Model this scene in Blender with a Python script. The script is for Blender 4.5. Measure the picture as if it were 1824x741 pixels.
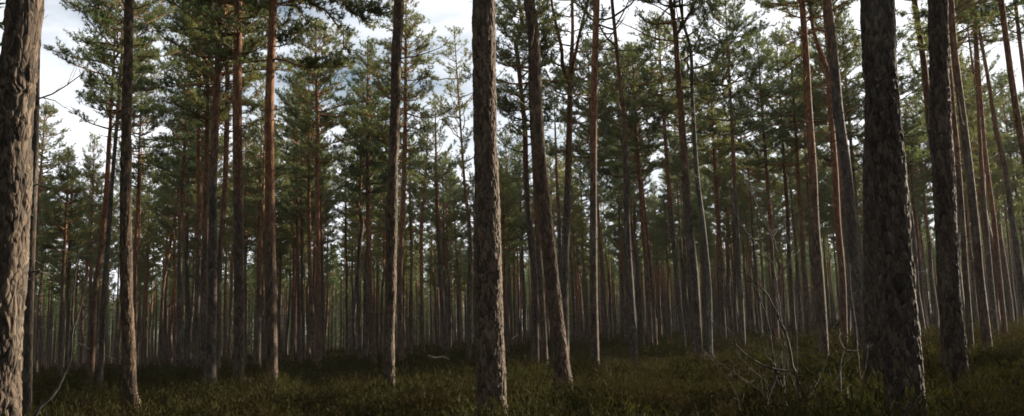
import bpy, math, random
import numpy as np
from mathutils import Matrix, Vector, Euler

for o in list(bpy.data.objects):
    bpy.data.objects.remove(o)
S = bpy.context.scene
COL = S.collection
random.seed(7)
RNG = np.random.default_rng(7)
R = math.radians

# ------------------------------------------------------------------ camera
F = 1480.0            # focal length in pixels of the 1824 px wide photograph
PITCH, ROLL = 8.4, 1.55
EYE = 1.55
cam_d = bpy.data.cameras.new("camera")
cam = bpy.data.objects.new("camera", cam_d)
COL.objects.link(cam)
cam_d.sensor_width = 36.0
cam_d.lens = F / 1824.0 * 36.0
cam_d.clip_start = 0.05
cam_d.clip_end = 6000
CM = Matrix.Rotation(R(90 + PITCH), 3, 'X') @ Matrix.Rotation(R(-ROLL), 3, 'Z')
cam.matrix_world = Matrix.Translation((0, 0, EYE)) @ CM.to_4x4()
S.camera = cam

# ------------------------------------------------------------------ light
SUN_AZ, SUN_EL = 59.0, 15.0      # degrees clockwise from the view direction (+Y), degrees up
sd = Vector((math.sin(R(SUN_AZ)) * math.cos(R(SUN_EL)), math.cos(R(SUN_AZ)) * math.cos(R(SUN_EL)), math.sin(R(SUN_EL))))
sl = bpy.data.lights.new("sun", 'SUN')
sl.energy = 5.0
sl.angle = R(0.6)
sl.color = (1.0, 0.86, 0.68)
sun = bpy.data.objects.new("sun", sl)
COL.objects.link(sun)
sun.rotation_euler = (-sd).to_track_quat('-Z', 'Y').to_euler()
sun.location = (20, 10, 40)

W = bpy.data.worlds.new("World")
S.world = W
W.use_nodes = True
nt = W.node_tree
nt.nodes.clear()
n = nt.nodes.new
out = n('ShaderNodeOutputWorld')
bg = n('ShaderNodeBackground')
bg.inputs[1].default_value = 0.046
sky = n('ShaderNodeTexSky')
sky.sky_type = 'NISHITA'
sky.sun_disc = False
sky.sun_elevation = R(SUN_EL)
sky.sun_rotation = R(SUN_AZ)
sky.air_density = 1.0
sky.dust_density = 1.2
tc = n('ShaderNodeTexCoord')
mp = n('ShaderNodeMapping')
mp.inputs['Scale'].default_value = (1.6, 1.6, 6.0)
mp.inputs['Location'].default_value = (0.35, 0.2, 0.1)
no = n('ShaderNodeTexNoise')
no.inputs['Scale'].default_value = 1.5
no.inputs['Detail'].default_value = 7
no.inputs['Roughness'].default_value = 0.52
cr = n('ShaderNodeValToRGB')
cr.color_ramp.elements[0].position = 0.28
cr.color_ramp.elements[1].position = 0.50
mx = n('ShaderNodeMixRGB')
mx.inputs[2].default_value = (9.8, 10.1, 10.6, 1)
nt.links.new(tc.outputs['Generated'], mp.inputs[0])
nt.links.new(mp.outputs[0], no.inputs['Vector'])
nt.links.new(no.outputs[0], cr.inputs[0])
nt.links.new(cr.outputs[0], mx.inputs[0])
nt.links.new(sky.outputs[0], mx.inputs[1])
nt.links.new(mx.outputs[0], bg.inputs[0])
nt.links.new(bg.outputs[0], out.inputs[0])

S.view_settings.view_transform = 'Standard'
S.view_settings.look = 'None'
S.view_settings.exposure = 1.45
S.view_settings.gamma = 1.0
S.view_settings.use_curve_mapping = False
S.render.engine = 'CYCLES'
cy = S.cycles
cy.max_bounces = 6
cy.diffuse_bounces = 4
cy.glossy_bounces = 2
cy.transmission_bounces = 3
cy.transparent_max_bounces = 4
cy.volume_bounces = 0
cy.caustics_reflective = False
cy.caustics_refractive = False
cy.use_denoising = True
cy.filter_width = 1.7
cy.sample_clamp_indirect = 4.0

# ------------------------------------------------------------------ materials
def newmat(name):
    m = bpy.data.materials.new(name)
    m.use_nodes = True
    t = m.node_tree
    b = t.nodes['Principled BSDF']
    b.inputs['Specular IOR Level'].default_value = 0.25
    return m, t, b

def ramp(t, stops, src, interp='LINEAR'):
    r = t.nodes.new('ShaderNodeValToRGB')
    e = r.color_ramp.elements
    while len(e) < len(stops):
        e.new(0.5)
    for i, (p, c) in enumerate(stops):
        e[i].position = p
        e[i].color = (c[0], c[1], c[2], 1) if not isinstance(c, (int, float)) else (c, c, c, 1)
    t.links.new(src, r.inputs[0])
    return r

def mixc(t, fac, a, b, mode='MIX'):
    m = t.nodes.new('ShaderNodeMixRGB')
    m.blend_type = mode
    for i, v in ((0, fac), (1, a), (2, b)):
        if hasattr(v, 'links'):
            t.links.new(v, m.inputs[i])
        elif i == 0:
            m.inputs[0].default_value = v
        else:
            m.inputs[i].default_value = (v[0], v[1], v[2], 1)
    return m.outputs[0]

def bark_material(name, low, low2, up, up2, start, span, bump=0.5, pale=0.35, vscale=18):
    m, t, b = newmat(name)
    L, N = t.links, t.nodes.new
    tc = N('ShaderNodeTexCoord')
    oi = N('ShaderNodeObjectInfo')
    mp = N('ShaderNodeMapping')
    mp.inputs['Scale'].default_value = (1, 1, 0.33)
    L.new(tc.outputs['Object'], mp.inputs[0])
    add = N('ShaderNodeVectorMath')
    add.operation = 'ADD'
    sc = N('ShaderNodeMath')
    sc.operation = 'MULTIPLY'
    sc.inputs[1].default_value = 37.0
    L.new(oi.outputs['Random'], sc.inputs[0])
    L.new(mp.outputs[0], add.inputs[0])
    L.new(sc.outputs[0], add.inputs[1])
    vo = N('ShaderNodeTexVoronoi')
    vo.feature = 'DISTANCE_TO_EDGE'
    vo.inputs['Scale'].default_value = vscale
    wob = N('ShaderNodeTexNoise')
    wob.inputs['Scale'].default_value = 9
    wob.inputs['Detail'].default_value = 3
    L.new(add.outputs[0], wob.inputs['Vector'])
    wv = mixc(t, 0.07, add.outputs[0], wob.outputs['Color'], 'ADD')
    L.new(wv, vo.inputs['Vector'])
    n1 = N('ShaderNodeTexNoise')
    n1.inputs['Scale'].default_value = 30
    n1.inputs['Detail'].default_value = 6
    n1.inputs['Roughness'].default_value = 0.65
    L.new(add.outputs[0], n1.inputs['Vector'])
    n2 = N('ShaderNodeTexNoise')
    n2.inputs['Scale'].default_value = 3.5
    n2.inputs['Detail'].default_value = 4
    L.new(add.outputs[0], n2.inputs['Vector'])
    vc = N('ShaderNodeTexVoronoi')
    vc.inputs['Scale'].default_value = vscale
    L.new(wv, vc.inputs['Vector'])
    sp = N('ShaderNodeSeparateXYZ')
    L.new(vc.outputs['Color'], sp.inputs[0])
    val = mixc(t, 0.5, n1.outputs[0], sp.outputs[0])
    r1 = ramp(t, [(0.22, low), (0.78, low2)], val)
    r2 = ramp(t, [(0.25, up), (0.75, up2)], val)
    lich = ramp(t, [(0.56, 0.0), (0.72, pale)], n2.outputs[0])
    lowc = mixc(t, lich.outputs[0], r1.outputs[0], (0.30, 0.29, 0.24))
    # height above the ground: orange flaking bark higher up
    sx = N('ShaderNodeSeparateXYZ')
    L.new(tc.outputs['Object'], sx.inputs[0])
    mr = N('ShaderNodeMapRange')
    mr.inputs['From Min'].default_value = start
    mr.inputs['From Max'].default_value = start + span
    mr.interpolation_type = 'SMOOTHSTEP'
    nm = N('ShaderNodeMath')
    nm.operation = 'MULTIPLY_ADD'
    nm.inputs[1].default_value = 3.0
    L.new(n2.outputs[0], nm.inputs[0])
    L.new(sx.outputs[2], nm.inputs[2])
    rd = N('ShaderNodeMath')
    rd.operation = 'MULTIPLY_ADD'
    rd.inputs[1].default_value = 4.0
    L.new(oi.outputs['Random'], rd.inputs[0])
    L.new(nm.outputs[0], rd.inputs[2])
    L.new(rd.outputs[0], mr.inputs[0])
    c = mixc(t, mr.outputs[0], lowc, r2.outputs[0])
    tint = ramp(t, [(0, (0.86, 0.92, 1.0)), (0.5, (1, 1, 1)), (1, (1.12, 0.97, 0.88))], oi.outputs['Random'])
    c = mixc(t, 1.0, c, tint.outputs[0], 'MULTIPLY')
    crk = ramp(t, [(0.0, (0.42, 0.36, 0.33)), (0.10, (1, 1, 1))], vo.outputs['Distance'])
    c = mixc(t, 1.0, c, crk.outputs[0], 'MULTIPLY')
    L.new(c, b.inputs['Base Color'])
    b.inputs['Roughness'].default_value = 0.85
    h = ramp(t, [(0.0, 0.0), (0.22, 0.8), (1.0, 1.0)], vo.outputs['Distance'])
    hh = mixc(t, 0.4, h.outputs[0], n1.outputs[0])
    bp = N('ShaderNodeBump')
    bp.inputs['Strength'].default_value = bump
    bp.inputs['Distance'].default_value = 0.02
    L.new(hh, bp.inputs['Height'])
    L.new(bp.outputs[0], b.inputs['Normal'])
    return m

M_BARK = bark_material('pine_bark', (0.030, 0.024, 0.019), (0.125, 0.095, 0.070), (0.08, 0.040, 0.021), (0.22, 0.115, 0.058), 8.5, 4.0, pale=0.2)
M_BARK_NEAR = bark_material('old_pine_bark', (0.028, 0.021, 0.015), (0.138, 0.102, 0.070), (0.10, 0.055, 0.03), (0.2, 0.11, 0.06), 13.0, 4.0, bump=0.6, pale=0.12, vscale=22)
M_BARK_SHADED = bark_material('shaded_pine_bark', (0.020, 0.016, 0.013), (0.088, 0.070, 0.053), (0.06, 0.035, 0.022), (0.13, 0.08, 0.05), 13.0, 4.0, bump=0.6, pale=0.12, vscale=22)  # old pine bark again, with the right trunks' backlit shade put into the colour
M_BARK_RED = bark_material('reddish_pine_bark', (0.040, 0.027, 0.020), (0.125, 0.085, 0.058), (0.080, 0.040, 0.022), (0.22, 0.115, 0.062), 8.0, 4.0, pale=0.2)
M_BARK_GREY = bark_material('grey_dead_wood', (0.06, 0.055, 0.046), (0.16, 0.145, 0.12), (0.10, 0.09, 0.075), (0.2, 0.18, 0.15), 30, 4, bump=0.25)
M_LIMB = bark_material('limb_bark', (0.10, 0.065, 0.04), (0.24, 0.15, 0.09), (0.17, 0.085, 0.045), (0.32, 0.17, 0.085), 3.0, 3.0, bump=0.3, pale=0.2)
M_LIMB_LICHEN = bark_material('lichen_limb_bark', (0.12, 0.10, 0.05), (0.27, 0.22, 0.10), (0.17, 0.12, 0.05), (0.30, 0.22, 0.09), 5.0, 3.0, bump=0.3, pale=0.3)
M_DARKTWIG = bark_material('dark_twig_bark', (0.016, 0.013, 0.010), (0.050, 0.042, 0.032), (0.02, 0.015, 0.01), (0.03, 0.024, 0.018), 30, 4, bump=0.2, pale=0.15)
M_TWIG = bark_material('thin_twig_bark', (0.028, 0.023, 0.018), (0.085, 0.072, 0.055), (0.05, 0.04, 0.03), (0.1, 0.08, 0.06), 30, 4, bump=0.2, pale=0.3)
M_PALE = bark_material('bleached_wood', (0.14, 0.12, 0.10), (0.30, 0.27, 0.22), (0.2, 0.18, 0.15), (0.3, 0.27, 0.22), 30, 4, bump=0.15)

def needle_material(name, cols, transl=0.28, spec=0.3, rough=0.55, nscale=1.3):
    m, t, b = newmat(name)
    L, N = t.links, t.nodes.new
    tc = N('ShaderNodeTexCoord')
    geo = N('ShaderNodeNewGeometry')
    oi = N('ShaderNodeObjectInfo')
    n1 = N('ShaderNodeTexNoise')
    n1.inputs['Scale'].default_value = nscale
    n1.inputs['Detail'].default_value = 5
    n1.inputs['Roughness'].default_value = 0.7
    L.new(geo.outputs['Position'], n1.inputs['Vector'])
    c = ramp(t, [(0.30, cols[0]), (0.5, cols[1]), (0.68, cols[2])], n1.outputs[0]).outputs[0]
    tint = ramp(t, [(0, (0.8, 0.95, 1.05)), (0.5, (1, 1, 1)), (1, (1.10, 1.04, 0.88))], oi.outputs['Random'])
    c = mixc(t, 1.0, c, tint.outputs[0], 'MULTIPLY')
    L.new(c, b.inputs['Base Color'])
    b.inputs['Roughness'].default_value = 0.55
    b.inputs['Specular IOR Level'].default_value = spec
    b.inputs['Roughness'].default_value = rough
    tr = N('ShaderNodeBsdfTranslucent')
    c2 = mixc(t, 1.0, c, (1.25, 1.2, 0.6), 'MULTIPLY')
    L.new(c2, tr.inputs[0])
    ms = N('ShaderNodeMixShader')
    ms.inputs[0].default_value = transl
    L.new(b.outputs[0], ms.inputs[1])
    L.new(tr.outputs[0], ms.inputs[2])
    L.new(ms.outputs[0], t.nodes['Material Output'].inputs[0])
    return m

M_NEEDLE = needle_material('pine_needles', [(0.080, 0.104, 0.056), (0.108, 0.136, 0.070), (0.150, 0.168, 0.078)], 0.46)
M_HEATHER = needle_material('heather_sprigs', [(0.044, 0.027, 0.013), (0.040, 0.031, 0.013), (0.070, 0.064, 0.020)], 0.2, 0.03, 0.9, 0.55)

mg, tg, bgd = newmat('forest_floor')
ng = tg.nodes.new('ShaderNodeTexNoise')
ng.inputs['Scale'].default_value = 0.9
ng.inputs['Detail'].default_value = 8
gg = tg.nodes.new('ShaderNodeNewGeometry')
tg.links.new(gg.outputs['Position'], ng.inputs['Vector'])
tg.links.new(ramp(tg, [(0.35, (0.022, 0.015, 0.009)), (0.65, (0.04, 0.036, 0.014))], ng.outputs[0]).outputs[0], bgd.inputs['Base Color'])
bgd.inputs['Roughness'].default_value = 1.0
bgd.inputs['Specular IOR Level'].default_value = 0.0
M_GROUND = mg

# ------------------------------------------------------------------ mesh helpers
class MB:
    def __init__(s):
        s.v, s.f3, s.f4, s.n = [], [], [], 0
    def add(s, v, f):
        f = np.asarray(f, dtype=np.int64)
        s.v.append(np.asarray(v, dtype=np.float32))
        (s.f3 if f.shape[1] == 3 else s.f4).append(f + s.n)
        s.n += len(v)
    def merge(s, o, M=None):
        for v in [np.concatenate(o.v)] if o.v else []:
            if M is not None:
                v = v @ M[:3, :3].T + M[:3, 3]
            s.v.append(v.astype(np.float32))
        s.f3 += [f + s.n for f in o.f3]
        s.f4 += [f + s.n for f in o.f4]
        s.n += o.n
    def mesh(s, name, mat, smooth=True, second=None):
        if second is not None:
            k3a, k4a = sum(len(f) for f in s.f3), sum(len(f) for f in s.f4)
            s.merge(second[0])
            me = s.mesh(name, mat, smooth)
            me.materials.append(second[1])
            k3, k4 = sum(len(f) for f in s.f3), sum(len(f) for f in s.f4)
            mi = np.zeros(k3 + k4, np.int32)
            mi[k3a:k3] = 1
            mi[k3 + k4a:] = 1
            if len(me.polygons) == len(mi):
                me.polygons.foreach_set('material_index', mi)
            else:
                print('MATERIAL INDEX MISMATCH', name, len(me.polygons), len(mi))
            return me
        me = bpy.data.meshes.new(name)
        if s.n:
            v = np.concatenate(s.v)
            f3 = np.concatenate(s.f3) if s.f3 else np.zeros((0, 3), np.int64)
            f4 = np.concatenate(s.f4) if s.f4 else np.zeros((0, 4), np.int64)
            me.vertices.add(len(v))
            me.vertices.foreach_set('co', v.ravel())
            idx = np.concatenate([f3.ravel(), f4.ravel()]).astype(np.int32)
            me.loops.add(len(idx))
            me.loops.foreach_set('vertex_index', idx)
            st = np.concatenate([np.arange(len(f3)) * 3, len(f3) * 3 + np.arange(len(f4)) * 4]).astype(np.int32)
            me.polygons.add(len(st))
            me.polygons.foreach_set('loop_start', st)
            if smooth:
                me.polygons.foreach_set('use_smooth', np.ones(len(st), bool))
            me.update(calc_edges=True)
            me.validate()
        me.materials.append(mat)
        return me

def unit(a):
    return a / np.maximum(np.linalg.norm(a, axis=-1, keepdims=True), 1e-9)

def smooth_path(P, r, step):
    """Catmull-Rom resampling of points and radii at about `step` spacing."""
    P = np.asarray(P, float)
    r = np.asarray(r, float)
    A = np.vstack([2 * P[0] - P[1], P, 2 * P[-1] - P[-2]])
    out, ro = [], []
    for i in range(len(P) - 1):
        d = np.linalg.norm(P[i + 1] - P[i])
        k = max(1, int(round(d / step)))
        t = (np.arange(k) / k)[:, None]
        p0, p1, p2, p3 = A[i], A[i + 1], A[i + 2], A[i + 3]
        out.append(0.5 * ((2 * p1) + (-p0 + p2) * t + (2 * p0 - 5 * p1 + 4 * p2 - p3) * t ** 2 + (-p0 + 3 * p1 - 3 * p2 + p3) * t ** 3))
        ro.append(r[i] * (1 - t[:, 0]) + r[i + 1] * t[:, 0])
    out.append(P[-1:])
    ro.append(r[-1:])
    return np.vstack(out), np.concatenate(ro)

def tube(mb, P, r, ns=6, disp=None):
    P = np.asarray(P, float)
    r = np.asarray(r, float)
    T = unit(np.gradient(P, axis=0))
    ref = np.array([1.0, 0.13, 0.07]) if abs(T[:, 2]).mean() > 0.6 else np.array([0.05, 0.11, 1.0])
    X = unit(np.cross(ref, T))
    Y = np.cross(T, X)
    a = np.linspace(0, 2 * np.pi, ns, endpoint=False)
    D = X[:, None] * np.cos(a)[None, :, None] + Y[:, None] * np.sin(a)[None, :, None]
    V = P[:, None] + D * r[:, None, None]
    if disp is not None:
        V = V + D * disp(V)[..., None]
    k = len(P)
    i, j = np.meshgrid(np.arange(k - 1), np.arange(ns), indexing='ij')
    j2 = (j + 1) % ns
    fs = np.stack([i * ns + j, i * ns + j2, (i + 1) * ns + j2, (i + 1) * ns + j], -1).reshape(-1, 4)
    mb.add(V.reshape(-1, 3), fs)
    # pointed end caps
    c0 = mb.n
    mb.v.append(np.array([P[-1] + T[-1] * r[-1] * 0.5], np.float32))
    mb.n += 1
    base = c0 - ns
    mb.f3.append(np.array([[base + q, base + (q + 1) % ns, c0] for q in range(ns)]))

def hsh(i, j, k, s):
    x = (i * 73856093) ^ (j * 19349663) ^ (k * 83492791) ^ (s * 2654435761)
    x = (x ^ (x >> 13)) * 1274126177
    x = x ^ (x >> 16)
    return (x & 0xffff) / 65535.0

def vnoise(P):
    I = np.floor(P).astype(np.int64)
    f = P - I
    f = f * f * (3 - 2 * f)
    o = 0
    for a in (0, 1):
        for b in (0, 1):
            for c in (0, 1):
                w = (f[..., 0] if a else 1 - f[..., 0]) * (f[..., 1] if b else 1 - f[..., 1]) * (f[..., 2] if c else 1 - f[..., 2])
                o = o + w * hsh(I[..., 0] + a, I[..., 1] + b, I[..., 2] + c, 5)
    return o

def fbm(P, o=4):
    s, a = 0, 0.5
    for i in range(o):
        s = s + a * vnoise(P * 2 ** i + 17.3 * i)
        a *= 0.5
    return s

def worley(P):
    I = np.floor(P).astype(np.int64)
    f1 = np.full(P.shape[:-1], 9.0)
    f2 = f1.copy()
    idv = f1.copy()
    for a in (-1, 0, 1):
        for b in (-1, 0, 1):
            for c in (-1, 0, 1):
                J = I + np.array([a, b, c])
                q = np.stack([hsh(J[..., 0], J[..., 1], J[..., 2], s) for s in (1, 2, 3)], -1)
                d = np.linalg.norm(J + q - P, axis=-1)
                h = hsh(J[..., 0], J[..., 1], J[..., 2], 9)
                nearer = d < f1
                f2 = np.where(nearer, f1, np.minimum(f2, d))
                idv = np.where(nearer, h, idv)
                f1 = np.where(nearer, d, f1)
    return f1, f2, idv

def bark_disp(seed, cell=0.085, amp=0.013):
    def fn(V):
        W = V + (np.stack([fbm(V * np.array([7, 7, 3.5]) + seed + k * 31, 4) for k in range(3)], -1) - 0.47) * 0.11
        f1, f2, h = worley(W * np.array([1, 1, 0.26]) / cell + seed * 7.7)
        e = np.clip((f2 - f1) / 0.20, 0, 1)
        g1, g2, h2 = worley(W * np.array([1, 1, 0.55]) / (cell * 0.42) + seed * 3.1)
        e2 = np.clip((g2 - g1) / 0.3, 0, 1)
        fine = fbm(V * np.array([1, 1, .4]) * 75, 3) - 0.45
        big = fbm(V * np.array([1.5, 1.5, 0.6]) * 3 + seed, 3) - 0.45
        return amp * (e * (0.5 + 1.1 * h) - 0.9) + amp * e * e2 * (h2 - 0.3) * 0.75 + fine * amp * 0.5 + big * 0.04
    return fn

def tufts(mb, P, A, k=13, ln=0.125, wd=0.031, spread=0.95, body=0.14):
    """bottle-brush shoots: k needle blades round every axis A at P"""
    N = len(P)
    if N == 0:
        return
    P = np.repeat(P, k, 0)
    A = np.repeat(unit(A), k, 0)
    Q = unit(RNG.normal(size=P.shape))
    Dn = unit(A * 0.55 + Q * spread)
    L = ln * RNG.uniform(0.7, 1.25, (len(P), 1))
    B = P + A * RNG.uniform(-0.2, 1.0, (len(P), 1)) * body
    s = unit(np.cross(Dn, RNG.normal(size=P.shape))) * wd * 0.5
    V = np.stack([B - s, B + s, B + Dn * L + s * 0.3], 1).reshape(-1, 3)
    mb.add(V, np.arange(len(V)).reshape(-1, 3))

def bough(lm, nd, start, d0, ln, r0, up=0.35, seed=None, dens=1.0, twigs=True, tuft=None, foliage_from=0.35, ns=5, pts=None):
    """one branch: a curved tube with side twigs that carry needle shoots"""
    tuft = tuft or {}
    if pts is None:
        k = 6
        p = [np.array(start, float)]
        d = np.array(d0, float)
        for i in range(k):
            d = unit(d + RNG.normal(size=3) * 0.16 + np.array([0, 0, up * 0.22]))
            p.append(p[-1] + d * ln / k)
        pts = np.array(p)
    pts, rr = smooth_path(pts, np.linspace(r0, max(0.006, r0 * 0.22), len(pts)), max(0.12, ln / 8))
    tube(lm, pts, rr, ns)
    if not twigs:
        return
    nseg = len(pts)
    n2 = max(3, int(ln * 7.5 * dens))
    us = RNG.uniform(foliage_from, 1.0, n2)
    us[0] = 1.0
    TP, TA = [], []
    for u in us:
        q = u * (nseg - 1)
        i = min(int(q), nseg - 2)
        p0 = pts[i] + (pts[i + 1] - pts[i]) * (q - i)
        t = unit(pts[i + 1] - pts[i])
        side = unit(np.cross(t, [0, 0, 1])) * RNG.choice([-1, 1])
        d = unit(t * RNG.uniform(0.4, 1.0) + side * RNG.uniform(0.3, 1.1) + np.array([0, 0, RNG.uniform(-0.05, 0.38)]))
        l2 = RNG.uniform(0.22, 0.62) * (1.15 - 0.45 * u) * min(1.3, 0.55 + ln * 0.3)
        mid = p0 + d * l2 * 0.5 + RNG.normal(size=3) * 0.03
        end = p0 + d * l2 + np.array([0, 0, 0.10 * l2 + 0.04])
        tube(lm, [p0, mid, end], [0.011, 0.008, 0.004], 3)
        m = max(2, int(l2 / 0.105))
        for w in np.linspace(0.35, 1.0, m):
            c = (p0 * (1 - w) + end * w) + RNG.normal(size=3) * np.array([0.06, 0.06, 0.035])
            TP.append(c)
            TA.append(unit(d * 0.8 + RNG.normal(size=3) * 0.55 + np.array([0, 0, 0.5])))
    tufts(nd, np.array(TP), np.array(TA), **tuft)

def make_crown(L, Rm, sparse=False, seed=0, conic=0.0):
    """limbs + needles about a vertical axis, z from -4.. (dead lower limbs) to L (tip)"""
    global RNG
    RNG = np.random.default_rng(100 + seed)
    lm, nd = MB(), MB()
    az = RNG.uniform(0, 6.28)
    z = 0.0
    lop = RNG.uniform(0, 6.28)
    while z < L * 0.97:
        u = z / L
        prof = (1 - u ** 3.2) * (1 - conic * u) * (0.68 + 0.32 * min(1, u * 3))
        nw = RNG.integers(2, 4) if sparse else RNG.integers(4, 7)
        tier = RNG.uniform(0.72, 1.12)
        for q in range(nw):
            az += 6.283 / nw + RNG.normal() * 0.3
            ln = max(0.3, Rm * prof * tier * RNG.uniform(0.6, 1.1) * (1 + 0.18 * math.cos(az - lop)))
            el = R(RNG.uniform(-12, 14) + 42 * u ** 2.5)
            d = np.array([math.cos(az) * math.cos(el), math.sin(az) * math.cos(el), math.sin(el)])
            bough(lm, nd, (0, 0, z + RNG.normal() * 0.07), d, ln, 0.016 + 0.016 * ln * (1 - u * 0.5), up=0.32 if not sparse else 0.8,
                  dens=(0.75 if sparse else 1.0), foliage_from=0.5 if sparse else 0.30, ns=4)
        z += RNG.uniform(0.42, 0.80) * (1.0 - 0.45 * u) * (1.2 if sparse else 1.0)
    # leader shoots
    tufts(nd, np.array([[0, 0, L - 0.05 - 0.12 * k] for k in range(6)]), np.tile([0, 0, 1.0], (6, 1)), k=16)
    # dead lower limbs, bare
    for i in range(9 if not sparse else 14):
        z = -RNG.uniform(0, 5.2)
        a = RNG.uniform(0, 6.28)
        ln = RNG.uniform(0.3, 1.7) * (1.3 if sparse else 1.0)
        el = R(RNG.uniform(-15, 35))
        d = np.array([math.cos(a) * math.cos(el), math.sin(a) * math.cos(el), math.sin(el)])
        p = [np.array([0, 0, z])]
        for k in range(4):
            d = unit(d + RNG.normal(size=3) * 0.25 + np.array([0, 0, 0.06]))
            p.append(p[-1] + d * ln / 4)
        tube(lm, p, np.linspace(0.006 + 0.010 * ln, 0.004, 5), 4)
        for q in range(int(ln * 3)):
            s0 = p[RNG.integers(1, 4)]
            dd = unit(d + RNG.normal(size=3) * 0.6)
            tube(lm, [s0, s0 + dd * ln * 0.15, s0 + dd * ln * 0.3 + RNG.normal(size=3) * 0.04], [0.006, 0.005, 0.003], 3)
    return lm, nd

CROWNS = []
specs = [(8.0, 2.8, 0, 0.0), (7.4, 2.9, 0, 0.0), (9.0, 2.5, 0, 0.2), (8.0, 2.4, 0, 0.1), (6.4, 2.8, 0, 0.0), (9.0, 2.8, 0, 0.2), (8.0, 2.3, 0, 0.05),
         (8.6, 2.7, 1, 0.0), (7.6, 2.4, 1, 0.0), (7.6, 3.3, 0, 0.1), (5.0, 2.3, 0, 0.0)]
for i, (L_, Rm_, sp, co) in enumerate(specs):
    lm, nd = make_crown(L_, Rm_, bool(sp), i, co)
    CROWNS.append(dict(L=L_, crown=lm.mesh('crown_%d' % i, M_LIMB_LICHEN if sp else M_LIMB, True, (nd, M_NEEDLE)), sparse=sp))
RNG = np.random.default_rng(11)

# ------------------------------------------------------------------ placing helpers
TILT = 0.027
def ground(x, y):
    x = np.asarray(x, float)
    y = np.asarray(y, float)
    r = np.sqrt(x * x + y * y)
    und = 0.16 * np.sin(x * 0.16 + 1.0) * np.sin(y * 0.12 + 0.5) + 0.08 * np.sin(x * 0.41 + y * 0.23)
    return TILT * np.clip(x, -150, 150) + und * np.clip(r / 25, 0, 1)

def ray(px, py):
    d = CM @ Vector(((px - 912) / F, (370.5 - py) / F, -1))
    return np.array(d)

def at_depth(px, py, Y):
    d = ray(px, py)
    return d * (Y / d[1]) + np.array([0, 0, EYE])

def horizon(px):
    lo, hi = 0, 741
    a = 560.0
    for _ in range(20):
        d = ray(px, a)
        a += d[2] * F * 0.9
    return a

def project(p):
    v = CM.transposed() @ Vector((p[0], p[1], p[2] - EYE))
    return 912 + F * v.x / -v.z, 370.5 - F * v.y / -v.z

def link(name, data, parent=None):
    o = bpy.data.objects.new(name, data)
    COL.objects.link(o)
    if parent:
        o.parent = parent
    return o

TREES = []     # (x, y) on the ground for spacing
def empty(name, loc, label, cat, group=None):
    o = bpy.data.objects.new(name, None)
    COL.objects.link(o)
    o.location = loc
    o.empty_display_size = 0.3
    o['label'] = label
    o['category'] = cat
    if group:
        o['group'] = group
    return o

# ------------------------------------------------------------------ ground
gm = MB()
rad = np.concatenate([[0.0], np.geomspace(2, 60, 60), np.geomspace(63, 2500, 34)])
ang = np.linspace(0, 2 * np.pi, 181)[:-1]
rr_, aa_ = np.meshgrid(rad, ang, indexing='ij')
gx, gy = rr_ * np.sin(aa_), rr_ * np.cos(aa_)
gv = np.stack([gx, gy, ground(gx, gy)], -1).reshape(-1, 3)
k = len(ang)
i_, j_ = np.meshgrid(np.arange(len(rad) - 1), np.arange(k), indexing='ij')
gm.add(gv, np.stack([i_ * k + j_, (i_ + 1) * k + j_, (i_ + 1) * k + (j_ + 1) % k, i_ * k + (j_ + 1) % k], -1).reshape(-1, 4)[:, ::-1])
g = link('ground', gm.mesh('ground', M_GROUND))
g['kind'] = 'structure'

# ------------------------------------------------------------------ hand traced pines
# (label, handle, kind, crown index, height, distance or None, [(px, py, width)...] from the base up, limbs)
N_, RD, GY, OL = 'n', 'r', 'g', 'o'
T = []
def tree(label, handle, mat, crown, H, d, pts, limbs=(), forks=()):
    T.append((label, handle, mat, crown, H, d, pts, limbs, forks))

tree('massive grey-brown pine cut off by the left edge, broad sunlit flaky side', 'the leftmost massive pine', OL, 0, 18.5, 8.3,
     [(-4, 741, 84), (4, 560, 78), (18, 370, 70), (30, 185, 66), (46, 0, 66)])
tree('slim dark lichen-mottled pine tucked right behind the massive leftmost trunk', None, N_, 1, 17.5, 17,
     [(49, 720, 17), (54, 520, 15), (59, 335, 14), (63, 185, 13)])
tree('slim dim pine with a knobbly trunk just right of the lichen-mottled pine', None, N_, 2, 12.5, 50, [(108, 640, 7), (113, 500, 7), (117, 400, 6)])
tree('slim pine with a pale sunlit edge, second trunk right of the lichen-mottled pine', None, N_, 3, 12, 52, [(119, 636, 6), (122, 500, 6), (128, 335, 5)])
tree('dark pine leaning right, left one of the pair before the smooth lit pine', 'the left pair-pine', RD, 6, 18, 36, [(162, 650, 12), (170, 520, 11), (180, 440, 11), (190, 335, 10), (195, 250, 8)])
tree('dark pine with pale lit base, right one of the pair before the smooth lit pine', None, N_, 3, 18, 33, [(179, 664, 10), (186, 520, 10), (192, 440, 9), (199, 335, 8)])
tree('smooth brown pine with its bright sunlit right side and a pale flared foot', 'the smooth lit pine', OL, 4, 19, 19,
     [(236, 722, 29), (232, 690, 26), (229, 620, 24), (225, 520, 23), (225, 335, 21), (227, 185, 18), (230, 0, 17)])
tree('slim dark pine half hidden close behind the right side of the smooth lit pine', None, RD, 6, 18, 48, [(240, 640, 7), (240, 520, 7), (242, 440, 6), (246, 335, 6)])
tree('slender pine leaning right with a red sunlit upper stem', None, RD, 3, 17.5, 60, [(285, 642, 7), (290, 520, 6), (300, 450, 6), (313, 375, 5)])
tree('slender orange pine lit bright down to the foot, right of the leaning slender pine', 'the slender orange pine', RD, 2, 19, 46, [(317, 645, 10), (320, 560, 9), (321, 450, 9), (324, 335, 8), (328, 280, 7)])
tree('grey-brown straight pine just left of the tall double-tone pine', None, N_, 7, 20, 42, [(347, 648, 11), (352, 520, 10), (354, 335, 9), (353, 160, 7), (353, 60, 6)])
tree('dark slim pine pressed against the left of the tall double-tone pine', None, N_, 1, 18.5, 38, [(362, 650, 11), (363, 520, 10), (367, 335, 9)])
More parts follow.
